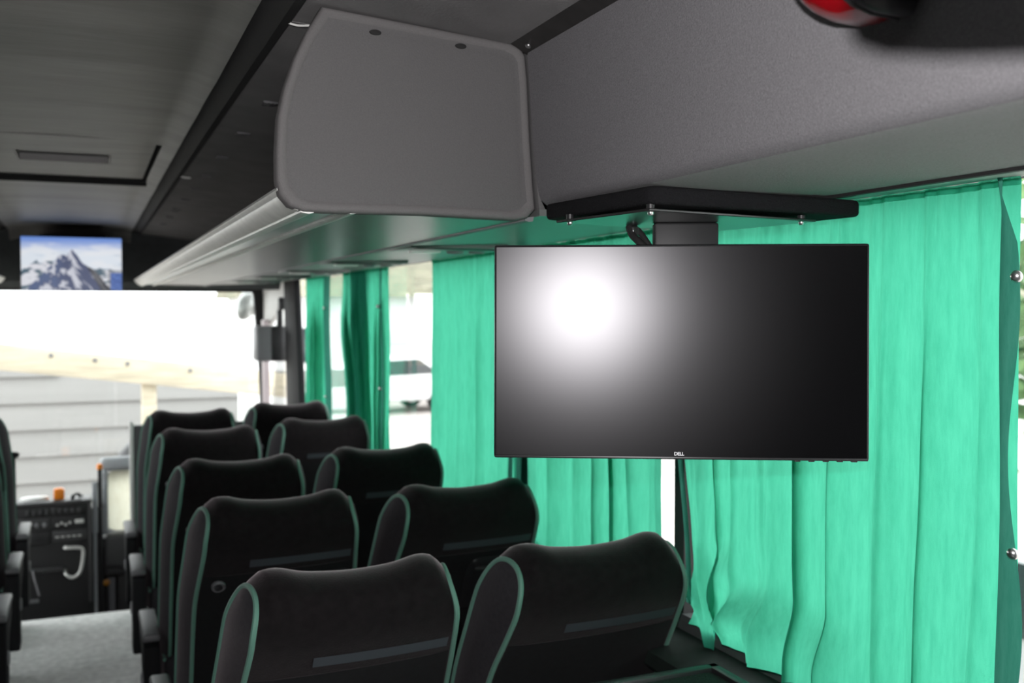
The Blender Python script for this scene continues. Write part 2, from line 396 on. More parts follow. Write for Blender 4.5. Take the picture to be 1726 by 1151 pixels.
# ------------------------------------------------------------------ luggage racks
def rack(sgn, y0, y1, label, full):
    X = (lambda x: x) if sgn > 0 else (lambda x: 2*XC-x)
    t = thing('luggage_rack', label, 'luggage rack', (X(.75), (y0+y1)/2, 1.77))
    def pp(name, prof, m, ya=y0, yb=y1, par=t, **k): return part(name, MB().prism([(X(a), b) for a, b in prof], ya, yb), m, par, **k)
    pp('lip_rail', [(.2665, 1.806), (.270, 1.808), (.276, 1.806), (.286, 1.792), (.2835, 1.789), (.270, 1.797), (.266, 1.802)], 'alu')
    pp('lip_rail', [(.2725, 1.795), (.2835, 1.787), (.291, 1.782), (.300, 1.7745), (.298, 1.7715), (.288, 1.776), (.274, 1.789)], 'alu')
    pp('lip_edge', [(.300, 1.7745), (.322, 1.7735), (.322, 1.769), (.314, 1.767), (.302, 1.769)], 'alu')
    pp('light_lens', [(.322, 1.7735), (.372, 1.776), (.372, 1.785), (.322, 1.783)], 'lens_plastic')
    pp('trim_bead', [(.372, 1.778), (.372, 1.772), (.379, 1.769), (.388, 1.770), (.392, 1.778)], 'alu')
    pp('shelf', [(.276, 1.806), (.40, 1.80), (1.16, 1.86), (1.16, 1.85), (.40, 1.79), (.29, 1.786)], 'lining_fabric')
    sof = pp('underside', [(.392, 1.775), (.676, 1.7715), (.676, 1.785), (.392, 1.788)], 'rack_soffit')
    pp('seam_bead', [(.676, 1.774), (.676, 1.769), (.682, 1.767), (.690, 1.768), (.692, 1.776)], 'mid_plastic')
    sp = pp('service_strip', [(.692, 1.775), (1.05, 1.788), (1.05, 1.80), (.692, 1.786)], 'service_plastic', Y_E-.0104 if sgn > 0 else y0)
    return t, sp
rk, sp = rack(1, Y_E+.012, 6.67, 'long overhead luggage rack with silver light strip, right of the front screen', True)
lk, sp2 = rack(-1, -1.4, 6.5, 'overhead luggage rack left of the front screen, only its tip visible', False)
def zserv(x): return 1.775+(x-.692)*.0363
for i, y in enumerate((2.46, 3.33, 4.15, 4.93, 5.7)):
    u = part('service_unit', MB().box(.73, .99, y-.085, y+.11, zserv(.86)-.008, zserv(.86)+.006, .004), 'service_plastic', sp)
    part('reading_lamp', MB().box(.775, .855, y+.055, y+.09, zserv(.81)-.0105, zserv(.81)-.001, .003), 'white_plastic', u)
    part('speaker_slot', MB().box(.75, .97, y-.075, y-.035, zserv(.86)-.0105, zserv(.86)-.004, .002), 'black_plastic', u)
    for x in (.89, .95):
        part('air_nozzle', MB().lathe([(.022, 0), (.024, -.006), (.02, -.012), (.014, -.012), (.010, -.006), (.002, -.005)], 18, Matrix.Translation((x, y+.04, zserv(x)-.004))), 'mid_plastic', u)
# moulded end panel
out = [(.334, 2.082), (.310, 2.040), (.292, 2.000), (.276, 1.952), (.267, 1.910), (.264, 1.860), (.264, 1.815), (.269, 1.793), (.283, 1.777), (.305, 1.770), (.34, 1.7695), (.50, 1.7715), (.655, 1.7685), (.676, 1.772), (.690, 1.786), (.687, 1.82), (.681, 1.90), (.676, 2.00), (.672, 2.040), (.664, 2.052), (.645, 2.058)]
cx_, cz_ = .48, 1.92
def inset(pts, d):
    res = []; n = len(pts)
    for i in range(n):
        a, b, c = Vector(pts[i-1]), Vector(pts[i]), Vector(pts[(i+1) % n])
        t1 = (b-a).normalized(); t2 = (c-b).normalized(); nn = Vector((-(t1+t2).y, (t1+t2).x)).normalized()
        if nn.dot(Vector((cx_, cz_))-b) < 0: nn = -nn
        res.append((b.x+nn.x*d, b.y+nn.y*d))
    return res
rings = [(0, Y_E+.03), (0, Y_E+.006), (.0025, Y_E+.001), (.006, Y_E), (.011, Y_E+.0005), (.0145, Y_E+.0035), (.018, Y_E+.004), (.024, Y_E+.003), (.034, Y_E+.002)]
m_ = MB(); vs = []; fs = []; n = len(out)
for d, y in rings:
    kx, kz = 1-d/.205, 1-d/.150
    vs += [(cx_+(a-cx_)*kx, y, cz_+(b-cz_)*kz) for a, b in out]
for r_ in range(len(rings)-1):
    for i in range(n): fs.append((r_*n+i, r_*n+(i+1) % n, (r_+1)*n+(i+1) % n, (r_+1)*n+i))
nr = 5
fsr = [f for f in fs if f[0] < nr*n]; fsi = [f for f in fs if f[0] >= nr*n]
ep = part('end_panel', MB().add(vs, fsi+[tuple((len(rings)-1)*n+i for i in range(n))]), 'panel_fabric', rk, ang=70, label='moulded grey fabric end panel of the rack')
part('rim', MB().add(vs, fsr+[tuple(range(n))[::-1]]), 'panel_rim', ep, ang=70)
for x, z in ((.417, 2.0505), (.558, 2.0435)):
    part('plug', MB().lathe([(.0085, 0), (.008, .002), (.003, .0025), (.0005, .0025)], 16, Matrix.Translation((x, Y_E+.001, z)) @ Matrix.Rotation(PI/2, 4, 'X') @ Matrix.Diagonal((1.15, .5, 1, 1))), 'black_rubber', ep)
# vertical joint moulding between end panel and box, with its folded foot
part('joint_moulding', MB().prism([(.672, 2.046), (.677, 2.0), (.682, 1.90), (.688, 1.82), (.692, 1.786), (.705, 1.780), (.704, 1.786), (.697, 1.80), (.692, 1.83), (.687, 1.90), (.681, 2.0), (.677, 2.046)], Y_E-.010, Y_E+.012, r=.002), 'panel_fabric', ep)

# ------------------------------------------------------------------ red lamp on the box
rl = thing('red_lamp', 'red glass marker lamp in black housing on the grey locker face', 'lamp', (.64, .60, 1.9))
def rlsec(y, s, d=.096, h=.072, zc=1.949):   # rounded section in x,z standing on the locker face
    return [(.669-d*s*max(0, math.sin(a))**.7, y, zc-h*s*math.cos(a)) for a in [PI*k/14 for k in range(15)]]
def rlmesh(secs, **k):
    vs = []; fs = []
    for y, s in secs: vs += rlsec(y, s, **k)
    for i in range(len(secs)-1):
        for q in range(14): fs.append((i*15+q, i*15+q+1, (i+1)*15+q+1, (i+1)*15+q))
    fs.append(tuple(range(15))); fs.append(tuple((len(secs)-1)*15+q for q in range(15)))
    return MB().add(vs, fs)
part('housing', rlmesh([(.674, .55), (.678, .80), (.683, .93), (.689, 1.0), (.696, 1.0), (.699, .97)]), 'black_plastic', rl)
part('lens', rlmesh([(.697, .94), (.730, .94), (.752, .90), (.766, .80), (.773, .55)]), 'red_lens', rl)
part('lens_rim', MB().tube(rlsec(.703, .965), .0025, 8), 'black_plastic', rl)
part('bracket', MB().box(.62, .669, .60, .66, 1.95, 2.02, .004).tube(smoothpath([(.64, .63, 2.0), (.60, .56, 2.01), (.50, .42, 1.99), (.42, .35, 1.93), (.405, .33, 1.86)], 24), .010, 10), 'matte_black', rl)
part('hood', MB().prism([(.447, 1.812), (.441, 1.802), (.425, 1.7945), (.385, 1.784), (.34, 1.7745), (.235, 1.752), (.215, 1.758), (.205, 1.775), (.205, 1.845), (.22, 1.86), (.43, 1.885), (.444, 1.872)], .375, .43, 'x', .012, 3), 'matte_black', rl)  # unseen body added above the view to cast a shadow on the locker face

# ------------------------------------------------------------------ monitor and its mount
MW, MH = .538, .3115
mon = thing('monitor', 'large black flat monitor switched off, hanging below the grey locker', 'monitor', (.788, 1.25, 1.559))
mon.rotation_euler = (math.radians(-1.7), 0, math.radians(-27.0))
def lpart(name, mb, m, par, **k): return link(name, mesh(name, mb, m, **k), par)
lpart('bezel', MB().box(-MW/2, MW/2, .0, .022, -MH/2, MH/2, .003).box(-.17, .17, .02, .05, -.11, .10, .01), 'bezel_black', mon)
lpart('screen', MB().box(-MW/2+.0035, MW/2-.0035, -.0006, .002, -MH/2+.0045, MH/2-.0035), 'screen_glass', mon, smooth=False)
lpart('lower_frame', MB().box(-MW/2+.002, MW/2-.002, -.0014, .002, -MH/2+.0005, -MH/2+.0042, .0006), 'bezel_black', mon)
for k in range(5): lpart('button', MB().box(.165+k*.020, .173+k*.020, .002, .010, -MH/2-.0016, -MH/2+.001, .0005), 'black_plastic', mon)
cu = bpy.data.curves.new('brand_text', 'FONT'); cu.body = 'DELL'; cu.size = .0068; cu.extrude = .0001; cu.align_x = 'CENTER'; cu.space_character = .92
cu.offset = .00012
tmp = bpy.data.objects.new('brand_text', cu); COL.objects.link(tmp)
dg = bpy.context.evaluated_depsgraph_get(); me = bpy.data.meshes.new_from_object(tmp.evaluated_get(dg)); bpy.data.objects.remove(tmp)
me.transform(Matrix.Translation((.0, -.0008, -MH/2+.0062)) @ Matrix.Rotation(PI/2, 4, 'X')); me.materials.clear(); me.materials.append(M['logo_white'])
lg = link('brand_lettering', me, mon)

RA = math.radians(9)
mt_ = thing('monitor_mount', 'black ceiling mount with padded block and steel plate holding the monitor', 'mount', (.845, 1.325, 1.72))
def rotz(cx, cy, a): return Matrix.Translation((cx, cy, 0)) @ Matrix.Rotation(a, 4, 'Z') @ Matrix.Translation((-cx, -cy, 0))
PCX, PCY = .845, 1.325
b = bmesh.new(); bmesh.ops.create_cube(b, size=1)
for v in b.verts: v.co = Vector((.892+v.co.x*.405, 1.357+v.co.y*.295, 1.7765+v.co.z*.025))
ve = [e for e in b.edges if abs(e.verts[0].co.z-e.verts[1].co.z) > .01]
bmesh.ops.bevel(b, geom=ve, offset=.02, segments=4, affect='EDGES', profile=.5)
bmesh.ops.bevel(b, geom=[e for e in b.edges if abs(e.verts[0].co.z-e.verts[1].co.z) < .001], offset=.006, segments=3, affect='EDGES', profile=.5)
bmesh.ops.transform(b, matrix=rotz(.892, 1.357, math.radians(6)), verts=b.verts)
pad = part('padded_block', MB().bm(b), 'pad_black', mt_)
R9 = rotz(PCX, PCY, RA)
pl = part('plate', MB().box(PCX-.163, PCX+.163, PCY-.112, PCY+.112, 1.7535, 1.7575, .001, 1, R9), 'plate_steel', mt_)
for sx in (-1, 1):
    for sy in (-1, 1):
        v = R9 @ Vector((PCX+sx*.148, PCY+sy*.096, 0))
        part('bolt', MB().lathe([(.0045, 0), (.0045, -.002), (.003, -.0042), (.0005, -.0045)], 12, Matrix.Translation((v.x, v.y, 1.7535))), 'zinc', pl)
        part('spacer', MB().cyl((v.x, v.y, 1.7575), (v.x, v.y, 1.766), .006, n=10), 'black_plastic', pl)
part('column', MB().box(-.049, .049, -.016, .016, 1.60, 1.7535, .004, 2, Matrix.Translation((.853, 1.338, 0)) @ Matrix.Rotation(math.radians(-23.5), 4, 'Z')), 'column_black', mt_)
part('tilt_head', MB().box(-.05, .05, -.035, -.0, 1.50, 1.62, .004, 2, Matrix.Translation((.853, 1.338, 0)) @ Matrix.Rotation(math.radians(-24.6), 4, 'Z')), 'column_black', mt_)
cb = part('cable', MB().tube(smoothpath([(.795, 1.41, 1.752), (.795, 1.40, 1.738), (.80, 1.385, 1.725), (.812, 1.372, 1.705), (.82, 1.36, 1.66), (.82, 1.34, 1.60)], 24), .006, 10), 'black_rubber', mt_)
part('cable', MB().tube(smoothpath([(.805, 1.415, 1.752), (.809, 1.40, 1.742), (.816, 1.385, 1.722), (.824, 1.372, 1.70), (.83, 1.36, 1.66), (.83, 1.34, 1.60)], 24), .005, 10), 'black_rubber', mt_)
part('cable_clip', MB().box(-.006, .006, -.008, .008, 1.738, 1.751, .001, 1, Matrix.Translation((.80, 1.405, 0))), 'zinc', mt_)

# ------------------------------------------------------------------ seats
PROF = smoothpath([(.36, .38, 0), (.295, .50, 0), (.225, .66, 0), (.165, .80, 0), (.110, .90, 0), (.058, .975, 0), (.020, 1.035, 0), (.006, 1.08, 0), (.012, 1.115, 0), (.034, 1.140, 0), (.066, 1.150, 0),
                   (.098, 1.146, 0), (.124, 1.128, 0), (.142, 1.098, 0), (.165, 1.045, 0), (.202, .955, 0), (.252, .845, 0), (.308, .725, 0), (.362, .60, 0), (.415, .47, 0), (.445, .38, 0)], 80)
PROF = [(p.x, p.y) for p in PROF]
def seat_w(z):
    return .200 - .016*sstep(.86, 1.08, z) - .010*sstep(1.06, 1.15, z)
def bumpz(s, z):
    a = abs(s)
    return sstep(1.0, 1.14, z)*(.011*math.exp(-((a-.74)/.20)**2) - .020*sstep(.86, 1.03, a) - .006*math.exp(-(s/.4)**2))
def seat_pt(s, j, off=0.):
    y, z = PROF[j]; q = j/(len(PROF)-1)
    yc = -.014*(1-s*s)*sstep(.0, .12, .52-q) if q < .5 else -.018*(1-s*s)*sstep(0, .2, q-.55)
    return (s*(seat_w(z)+.028*sstep(.42, .72, q)), y+yc-off, z+bumpz(s, z))
def rear_y(x, z):
    best = min((abs(PROF[j][1]-z), j) for j in range(0, 40))[1]
    # linear search between profile points
    for j in range(0, 39):
        z0, z1 = PROF[j][1], PROF[j+1][1]
        if z0 <= z <= z1:
            u = (z-z0)/(z1-z0); s = x/seat_w(z)
            a = seat_pt(s, j); b_ = seat_pt(s, j+1)
            return a[1]+(b_[1]-a[1])*u
    return PROF[best][0]
SM = {}
def seat_mesh(key, fn, m, **k):
    if key not in SM: SM[key] = mesh(key, fn(), m, **k)
    return SM[key]
NP = len(PROF)-1
def m_cover():
    return MB().grid(lambda u, v: seat_pt(2*u-1, round(v*NP)), 28, NP)
def m_side(sg):
    def f():
        m = MB(); vs = []; fs = []; K = NP//2
        for j in range(K+1):
            a = Vector(seat_pt(sg, j)); b2 = Vector(seat_pt(sg, NP-j))
            for t in (0, .25, .5, .75, 1):
                p = a.lerp(b2, t); p.x += sg*.010*math.sin(PI*t)*min(1, (K-j)/6); vs.append(p)
        for j in range(K):
            for t in range(4): fs.append((j*5+t, j*5+t+1, (j+1)*5+t+1, (j+1)*5+t))
        return m.add(vs, fs)
    return f
def m_pipe(sg):
    return lambda: MB().tube([seat_pt(sg*1.0, j) for j in range(2, NP-1)], .0055, 8)
def m_band():
    m = MB()
    def f(u, v):
        x = -.078+.252*u; z = .990+.021*v+.004*u
        return (x, rear_y(x, z)-.0045, z)
    m.grid(f, 12, 2)
    n0 = len(m.v); m.grid(lambda u, v: (f(u, v)[0], f(u, v)[1]+.006, f(u, v)[2]), 12, 2)
    return m
def m_lower():
    def f(u, v):
        x = (-1+2*u); z = .47+.505*v
        w = seat_w(z)*.955; xx = x*w
        z2 = z+.012*(x*.5)*sstep(.8, 1, v)
        return (xx, rear_y(xx, z2)-.0055*min(1, 8*min(u, 1-u)+.1), z2)
    m = MB().grid(f, 18, 14)
    top = [f(i/18, 1) for i in range(19)]
    m.add(top+[(a, b_+.012, c-.002) for a, b_, c in top], [(i, i+1, 20+i, 19+i) for i in range(18)])
    return m
def m_knob():
    z = .945; x = -.148; y = rear_y(x, z)
    R = Matrix.Translation((x, y-.007, z-.004)) @ Matrix.Rotation(math.radians(124), 4, 'X')
    return MB().lathe([(.017, -.004), (.017, .003), (.0155, .005), (.0125, .005), (.010, .003), (.002, .0025)], 20, R)
def m_knob_cap():
    z = .945; x = -.148; y = rear_y(x, z)
    R = Matrix.Translation((x, y-.007, z-.004)) @ Matrix.Rotation(math.radians(124), 4, 'X')
    return MB().lathe([(.0105, .001), (.010, .006), (.006, .0075), (.0008, .008)], 16, R)
def m_pocket():
    x0, x1, z0, z1 = .005, .195, .80, .958
    m = MB()
    def f(u, v):
        x = x0+(x1-x0)*u; z = z0+(z1-z0)*v
        r = .035; dx = max(0, r-min(x-x0, x1-x)); dz = max(0, v*(z1-z0)-(z1-z0-r))
        if dz > 0 and dx > 0:
            d = math.hypot(dx, dz)
            if d > r: x += (r*dx/d-dx)*-1*(1 if x < (x0+x1)/2 else -1); z -= dz-r*dz/d
        e = min(1, min(u, 1-u)*10, (1-v)*8)
        return (x, rear_y(x, z)-.007-.010*e, z)
    return m.grid(f, 20, 14)
def m_pocket_bar():
    return MB().tube([(x, rear_y(x, .925)-.024+.010*(abs(x-.10)/.08)**4, .925) for x in [.025+.15*k/10 for k in range(11)]], .006, 8)
def m_cushion():
    return MB().box(-.22, .22, .27, .72, .36, .485, .035, 4)
def m_cush_pipe(sg):
    return lambda: MB().tube(smoothpath([(sg*.216, .30, .47), (sg*.216, .50, .482), (sg*.216, .67, .480), (sg*.216, .705, .455), (sg*.216, .71, .38)], 24), .0055, 8)
def m_base():
    return MB().box(-.21, .21, .30, .70, .30, .36, .008).box(-.20, -.165, .33, .67, 0, .30, .006).box(.165, .20, .33, .67, 0, .30, .006).box(-.2, .2, .47, .53, .10, .15, .004)
def m_arm(sg):
    return lambda: MB().prism([(.26, .40), (.27, .525), (.30, .545), (.56, .545), (.575, .53), (.57, .49), (.45, .45), (.40, .40), (.40, .22), (.29, .22)], sg*.232, sg*.282, 'x', .006)
def m_armpad(sg):
    return lambda: MB().box(min(sg*.229, sg*.285), max(sg*.229, sg*.285), .275, .59, .540, .566, .010, 3)
def m_hinge(sg):
    return lambda: MB().lathe([(.026, 0), (.026, .004), (.020, .007), (.001, .008)], 16, Matrix.Translation((sg*.282, .335, .40)) @ Matrix.Rotation(sg*PI/2, 4, 'Y'))
def seat(cx, Y, arm, label, group, plain=False, tilt=0.):
    t = thing('coach_seat', label, 'seat', (cx, Y-.075, 0), group)
    bk = link('backrest', seat_mesh('seat_cover', m_cover, 'seat_velour', ang=80), t)
    link('lower_panel', seat_mesh('seat_lower_panel', m_lower, 'seat_lower'), bk)
    link('label_strip', seat_mesh('seat_label_strip', m_band, 'label_band'), bk)
    for sg in (-1, 1):
        link('side_panel', seat_mesh('seat_side%d' % sg, m_side(sg), 'seat_side', ang=80), bk)
        link('piping', seat_mesh('seat_pipe%d' % sg, m_pipe(sg), 'piping_green'), bk)
    if not plain:
        kn = link('knob', seat_mesh('seat_knob', m_knob, 'grey_plastic'), bk)
        link('knob_cap', seat_mesh('seat_knob_cap', m_knob_cap, 'black_plastic'), bk)
        link('pocket', seat_mesh('seat_pocket', m_pocket, 'black_plastic'), bk)
        link('grab_bar', seat_mesh('seat_grab_bar', m_pocket_bar, 'black_rubber'), bk)
    cs = link('cushion', seat_mesh('seat_cushion', m_cushion, 'seat_side'), t)
    for sg in (-1, 1): link('piping', seat_mesh('seat_cpipe%d' % sg, m_cush_pipe(sg), 'piping_green'), cs)
    link('base', seat_mesh('seat_base', m_base, 'black_plastic'), t)
    if arm:
        am = link('armrest', seat_mesh('seat_arm%d' % arm, m_arm(arm), 'matte_black'), t)
        link('arm_pad', seat_mesh('seat_armpad%d' % arm, m_armpad(arm), 'arm_grey'), am)
        link('hinge_cover', seat_mesh('seat_hinge%d' % arm, m_hinge(arm), 'mid_plastic'), am)
    return t
rowsA = (1.80, 2.55, 3.24, 4.12, 4.87); rowsW = (1.80, 2.53, 3.32, 4.30, 5.08)
ordn = ('first', 'second', 'third', 'fourth', 'fifth')
for i in range(5):
    tail = ' counted forward from the carpet-topped cabinet'
    la = ('plain-backed charcoal aisle seat with green piping, in the row right before the cabinet', 'charcoal aisle seat with green piping, round knob and black pocket, second row forward from cabinet')[i] if i < 2 else \
         'charcoal aisle seat with green piping, %s row forward from the cabinet' % ordn[i]
    lw = 'plain-backed charcoal window seat with green piping, beside curtain and cabinet' if i == 0 else 'charcoal window seat with green piping, %s row forward from the cabinet' % ordn[i]
    seat(.435, rowsA[i], -1, la, 'seats right of the aisle', plain=(i == 0))
    seat(.926, rowsW[i], 0, lw, 'seats right of the aisle', plain=(i == 0))
for i, y in enumerate((2.95, 3.65, 4.35, 5.02)):
    lab = ('charcoal aisle seat left of the aisle, fourth row back from the dashboard', 'charcoal aisle seat left of the aisle, third row back from the dashboard',
           'charcoal aisle seat left of the aisle, second row back from the dashboard', 'charcoal aisle seat with green piping left of the aisle, row closest to the dashboard')[i]
    seat(-.555, y, 1, lab, 'seats left of the aisle')

# ------------------------------------------------------------------ curtains
def curtain(label, Y0, Y1, seed, amp=.014, dens=9., zb=.895, x0=1.178, lift=None, flare=None, snaps=(), hem=None, dense_top=True, extra=None):
    """Y0 nearer end, Y1 farther end; cloth hanging from the header rail"""
    t = thing('curtain', label, 'curtain', (x0, (Y0+Y1)/2, zb), 'green window curtains')
    L = Y1-Y0; nu = max(60, int(L*230)); nv = 60
    zt = 1.800
    def f(u, v):
        s = Y0+L*u
        zbot = zb + (lift(s) if lift else 0)
        z = zt+(zbot-zt)*v
        yy = s
        if flare: yy = flare(u, v, s)
        g = .30+.70*sstep(0, .40, v)
        dr = .35*vn(v*1.1+s*1.5, seed+3)
        ph = 2*PI*(dens*s+.9*vn(s*dens*.45, seed+7)+dr*(.4+v))
        am = max(.35, .75+1.1*vn(s*dens*.6+2, seed+19))*g
        d = amp*am*math.cos(ph)+amp*.7*g*vn(s*dens*2.3+dr, seed+11)+amp*.45*g*vn(s*dens*5.+dr*2, seed+13)
        yy += amp*1.12*am*math.sin(ph)*min(1, 12*u, 12*(1-u))
        if dense_top: d += .003*math.sin(s*170+3*vn(s*9, seed+2))*(1-sstep(0, .28, v))
        d += .006*vn(v*5+s*3, seed+41)*v
        if extra: e = extra(s, z, v); d += e[0]; yy += e[1]
        return (min(x0+d, 1.216), yy, z)
    cl = part('cloth', MB().grid(f, nu, nv), 'curtain_cloth', t, ang=180)
    part('header_tape', MB().grid(lambda u, v: (f(u, 0)[0]-.0015, f(u, 0)[1], zt+.003-.012*v), nu, 2), 'curtain_cloth', cl, ang=180)
    if hem:
        hb = part('hem_band', MB().grid(lambda u, v: hem(u, v), 8, nv), 'curtain_hem', t, ang=180)
        for (y, z, x) in snaps:
            sn = part('snap_button', MB().lathe([(.0075, 0), (.0085, .0015), (.0082, .004), (.006, .0068), (.003, .0082), (.0004, .0086)], 18,
                      Matrix.Translation((x, y, z)) @ Matrix.Rotation(math.radians(-105), 4, 'Y') @ Matrix.Rotation(math.radians(18), 4, 'X')), 'zinc', t)
    return t
# near curtain: lower corner drawn up and bunched on the ledge
def lift1(s):
    return -.062*math.exp(-((s-1.795)/.022)**2)+.022*math.exp(-((s-1.725)/.035)**2)-.03*sstep(1.45, 1.2, s)
def flare1(u, v, s):
    return s-.055*sstep(.80, 1.0, u)*sstep(.30, .95, v)
def drape1(s, z, v):      # creases fanning out from the caught-up far corner, and a belly over the ledge
    dy, dz = 1.80-s, z-.93; r = math.hypot(dy, dz); an = math.atan2(dz, dy)
    w = sstep(.42, .06, r)*sstep(.02, .12, r)
    e = .013*w*math.sin(an*11+1.5*vn(r*9, 3.))
    e -= .045*sstep(1.10, .99, z)*sstep(1.78, 1.60, s)*sstep(1.25, 1.42, s)*(.8+.2*math.sin(s*38))
    return (e, 0)
def hem1(u, v):
    z = 1.800-.90*v
    e = .985+.010*math.sin(v*13+2.2)+.006*math.sin(v*5.2+.6)
    if v < .1: e += (.1-v)*.25
    a = 1.012+.003*math.sin(v*9)
    return (1.150-.004*math.sin(PI*u), a+(e-a)*u, z)
c1 = curtain('green curtain right of the monitor, bunched hem on the ledge beside cabinet', 1.008, 1.862, 1, amp=.016, dens=10, zb=.955, lift=lift1, flare=flare1, extra=drape1, hem=hem1,
             snaps=((.9835, 1.665, 1.146), (.9825, 1.292, 1.146)))
# its far edge turned back (dark double hem) beside the light gap
part('side_hem', MB().grid(lambda u, v: (1.165+.004*u, 1.846+.026*u+.004*math.sin(v*4+1)-.045*sstep(.45, .95, v), 1.798-.80*v), 4, 40), 'curtain_hem', c1, ang=180)
def hem2(yc, w, x=1.150):
    return lambda u, v: (x, yc+w*u+.010*math.sin(v*8+1.)+.02*sstep(.5, 1, v)*0, 1.80-.88*v)
c2 = curtain('green curtain behind the monitor, between the light gap and a dark window post', 1.935, 2.685, 4, amp=.014, dens=8,
             flare=lambda u, v, s: s-.04*sstep(.55, .8, v)*(1-u)*0, hem=hem2(2.675, .035, 1.156))
c3 = curtain('green curtain beside the open uncovered window, left of the monitor', 2.765, 3.54, 7, amp=.012, dens=8, flare=lambda u, v, s: s-.02*math.sin(v*3)*u, hem=hem2(2.735, .035, 1.154))
# gathered curtains further forward
def gath(y0, y1, k):
    def fl_(u, v, s):
        w = 1-.30*math.sin(PI*min(1, v*1.0))**1.5*k
        m_ = y0+(y1-y0)*.62
        return m_+(s-m_)*w
    return fl_
c4 = curtain('dark green gathered curtain hanging before the white pillar, snaps on its edge', 4.17, 4.96, 10, amp=.020, dens=14, flare=lambda u, v, s: s+.16*sstep(.25, .85, v)*(1-.25*sstep(.85, 1, v))*(1-u)*0-.20*sstep(.2, .75, v)*u*.6+.05*v*(1-u),
             x0=1.178, hem=lambda u, v: (1.158-.008*u, 4.22-.06*u-.03*math.sin(v*3.2)*v+.01*math.sin(v*9), 1.80-.86*v), snaps=((4.20, 1.635, 1.146), (4.17, 1.285, 1.146)))
c5 = curtain('green gathered curtain next to the black door post', 5.36, 5.90, 13, amp=.015, dens=13, x0=1.178,
             hem=lambda u, v: (1.168, 5.38-.16*u+.02*math.sin(v*6), 1.80-.86*v), snaps=((5.32, 1.63, 1.158), (5.30, 1.16, 1.158)))

# ------------------------------------------------------------------ cabinet behind the first row
cbn = thing('cabinet', 'low cabinet with dark green carpet top and black edge trim beside the curtain', 'cabinet', (.84, 1.2, 0))
part('body', MB().box(.655, 1.03, .82, 1.52, 0, .955, .004), 'wall_lower', cbn)
part('top_panel', MB().box(.665, 1.022, .83, 1.510, .955, .973, .002), 'cabinet_top', cbn)
ed = MB()
for a, b_, c, d in ((.648, 1.040, 1.506, 1.526), (.648, 1.040, .815, .832), (.648, .668, .815, 1.526), (1.020, 1.040, .815, 1.526)): ed.box(a, b_, c, d, .940, .981, .003)
part('edge_trim', ed, 'black_plastic', cbn)

# ------------------------------------------------------------------ front screen with a mountain picture
tv = thing('front_screen', 'small wall screen showing a snowy mountain peak above the windscreen', 'screen', (-.079, 6.30, 1.73))
part('casing', MB().box(-.348, .190, 6.302, 6.335, 1.7255, 2.0375, .004), 'black_plastic', tv)
part('bracket', MB().box(-.25, .10, 6.33, 6.69, 2.00, 2.05, .004).box(-.13, -.03, 6.33, 6.69, 1.85, 1.95, .004), 'matte_black', tv)
gw, gh = 160, 92
def picture(u, v):      # u right, v up
    sky = Vector((.13, .27, .72)).lerp(Vector((.78, .84, .92)), sstep(1.0, .66, v))
    n1 = noise.fractal(Vector((u*4, v*9, 1.3)), 1, 2, 5); cl = sstep(-.1, .45, n1+.3*sstep(.45, .75, v))
    c = sky.lerp(Vector((.86, .88, .92)), .75*cl*sstep(.97, .75, v))
    if v < .74: c = c.lerp(Vector((.35, .47, .62)), .55*sstep(.0, .4, noise.fractal(Vector((u*3+4, v*8, 7.7)), 1, 2, 4))*sstep(.3, .45, u+.2))
    def ridge(pts):
        for (a, b_), (a2, b2) in zip(pts[:-1], pts[1:]):
            if a <= u <= a2: return b_+(b2-b_)*(u-a)/(a2-a)
        return -1
    jag = .035*noise.fractal(Vector((u*14, .2, 3.)), 1, 2, 5)
    back = ridge([(0, .36), (.15, .56), (.17, .50), (.3, .55), (.5, .42), (.75, .42), (.88, .40), (1, .30)])+jag
    if v < back: c = Vector((.76, .77, .83)).lerp(Vector((.06, .12, .17)), sstep(.0, .3, noise.fractal(Vector((u*7+2, v*10, 2.)), 1, 2, 4)+(.35 if back-v < .10 else -.10)))
    main = ridge([(0, -.2), (.08, .08), (.28, .44), (.36, .64), (.44, .67), (.50, .76), (.56, .64), (.62, .48), (.72, .40), (.80, .22), (.88, .03), (.9, -.2), (1, -.2)])+jag
    if v < main:
        q = noise.fractal(Vector(((u-.5)*13+(v-.7)*4, (v-.7)*5+abs(u-.5)*7, 9.)), 1, 2, 6)
        rock = Vector((.05, .07, .16)); snow = Vector((.62, .64, .72)); blue = Vector((.10, .16, .33))
        c = rock.lerp(snow, sstep(.0, .26, q)).lerp(blue, .5*sstep(.45, .30, u)*sstep(.1, -.2, q))
        if u > .56+(.72-v)*.32: c = c*.18
    if u > .885 and v < .34: c = Vector((.03, .09, .34)).lerp(Vector((.10, .2, .55)), sstep(-.1, .3, noise.noise(Vector((u*30, v*30, 0)))))
    elif u > .86 and v < .40: c = c*.5
    return c
m_ = MB().grid(lambda u, v: (-.343+.528*u, 6.3005, 1.7305+.302*v), gw, gh)
scr = part('picture', m_, 'picture_screen', tv, smooth=False)
ca = scr.data.color_attributes.new('picture', 'FLOAT_COLOR', 'POINT')
for j in range(gh+1):
    for i in range(gw+1):
        c = picture(i/gw, j/gh); ca.data[j*(gw+1)+i].color = (max(0, c.x), max(0, c.y), max(0, c.z), 1)

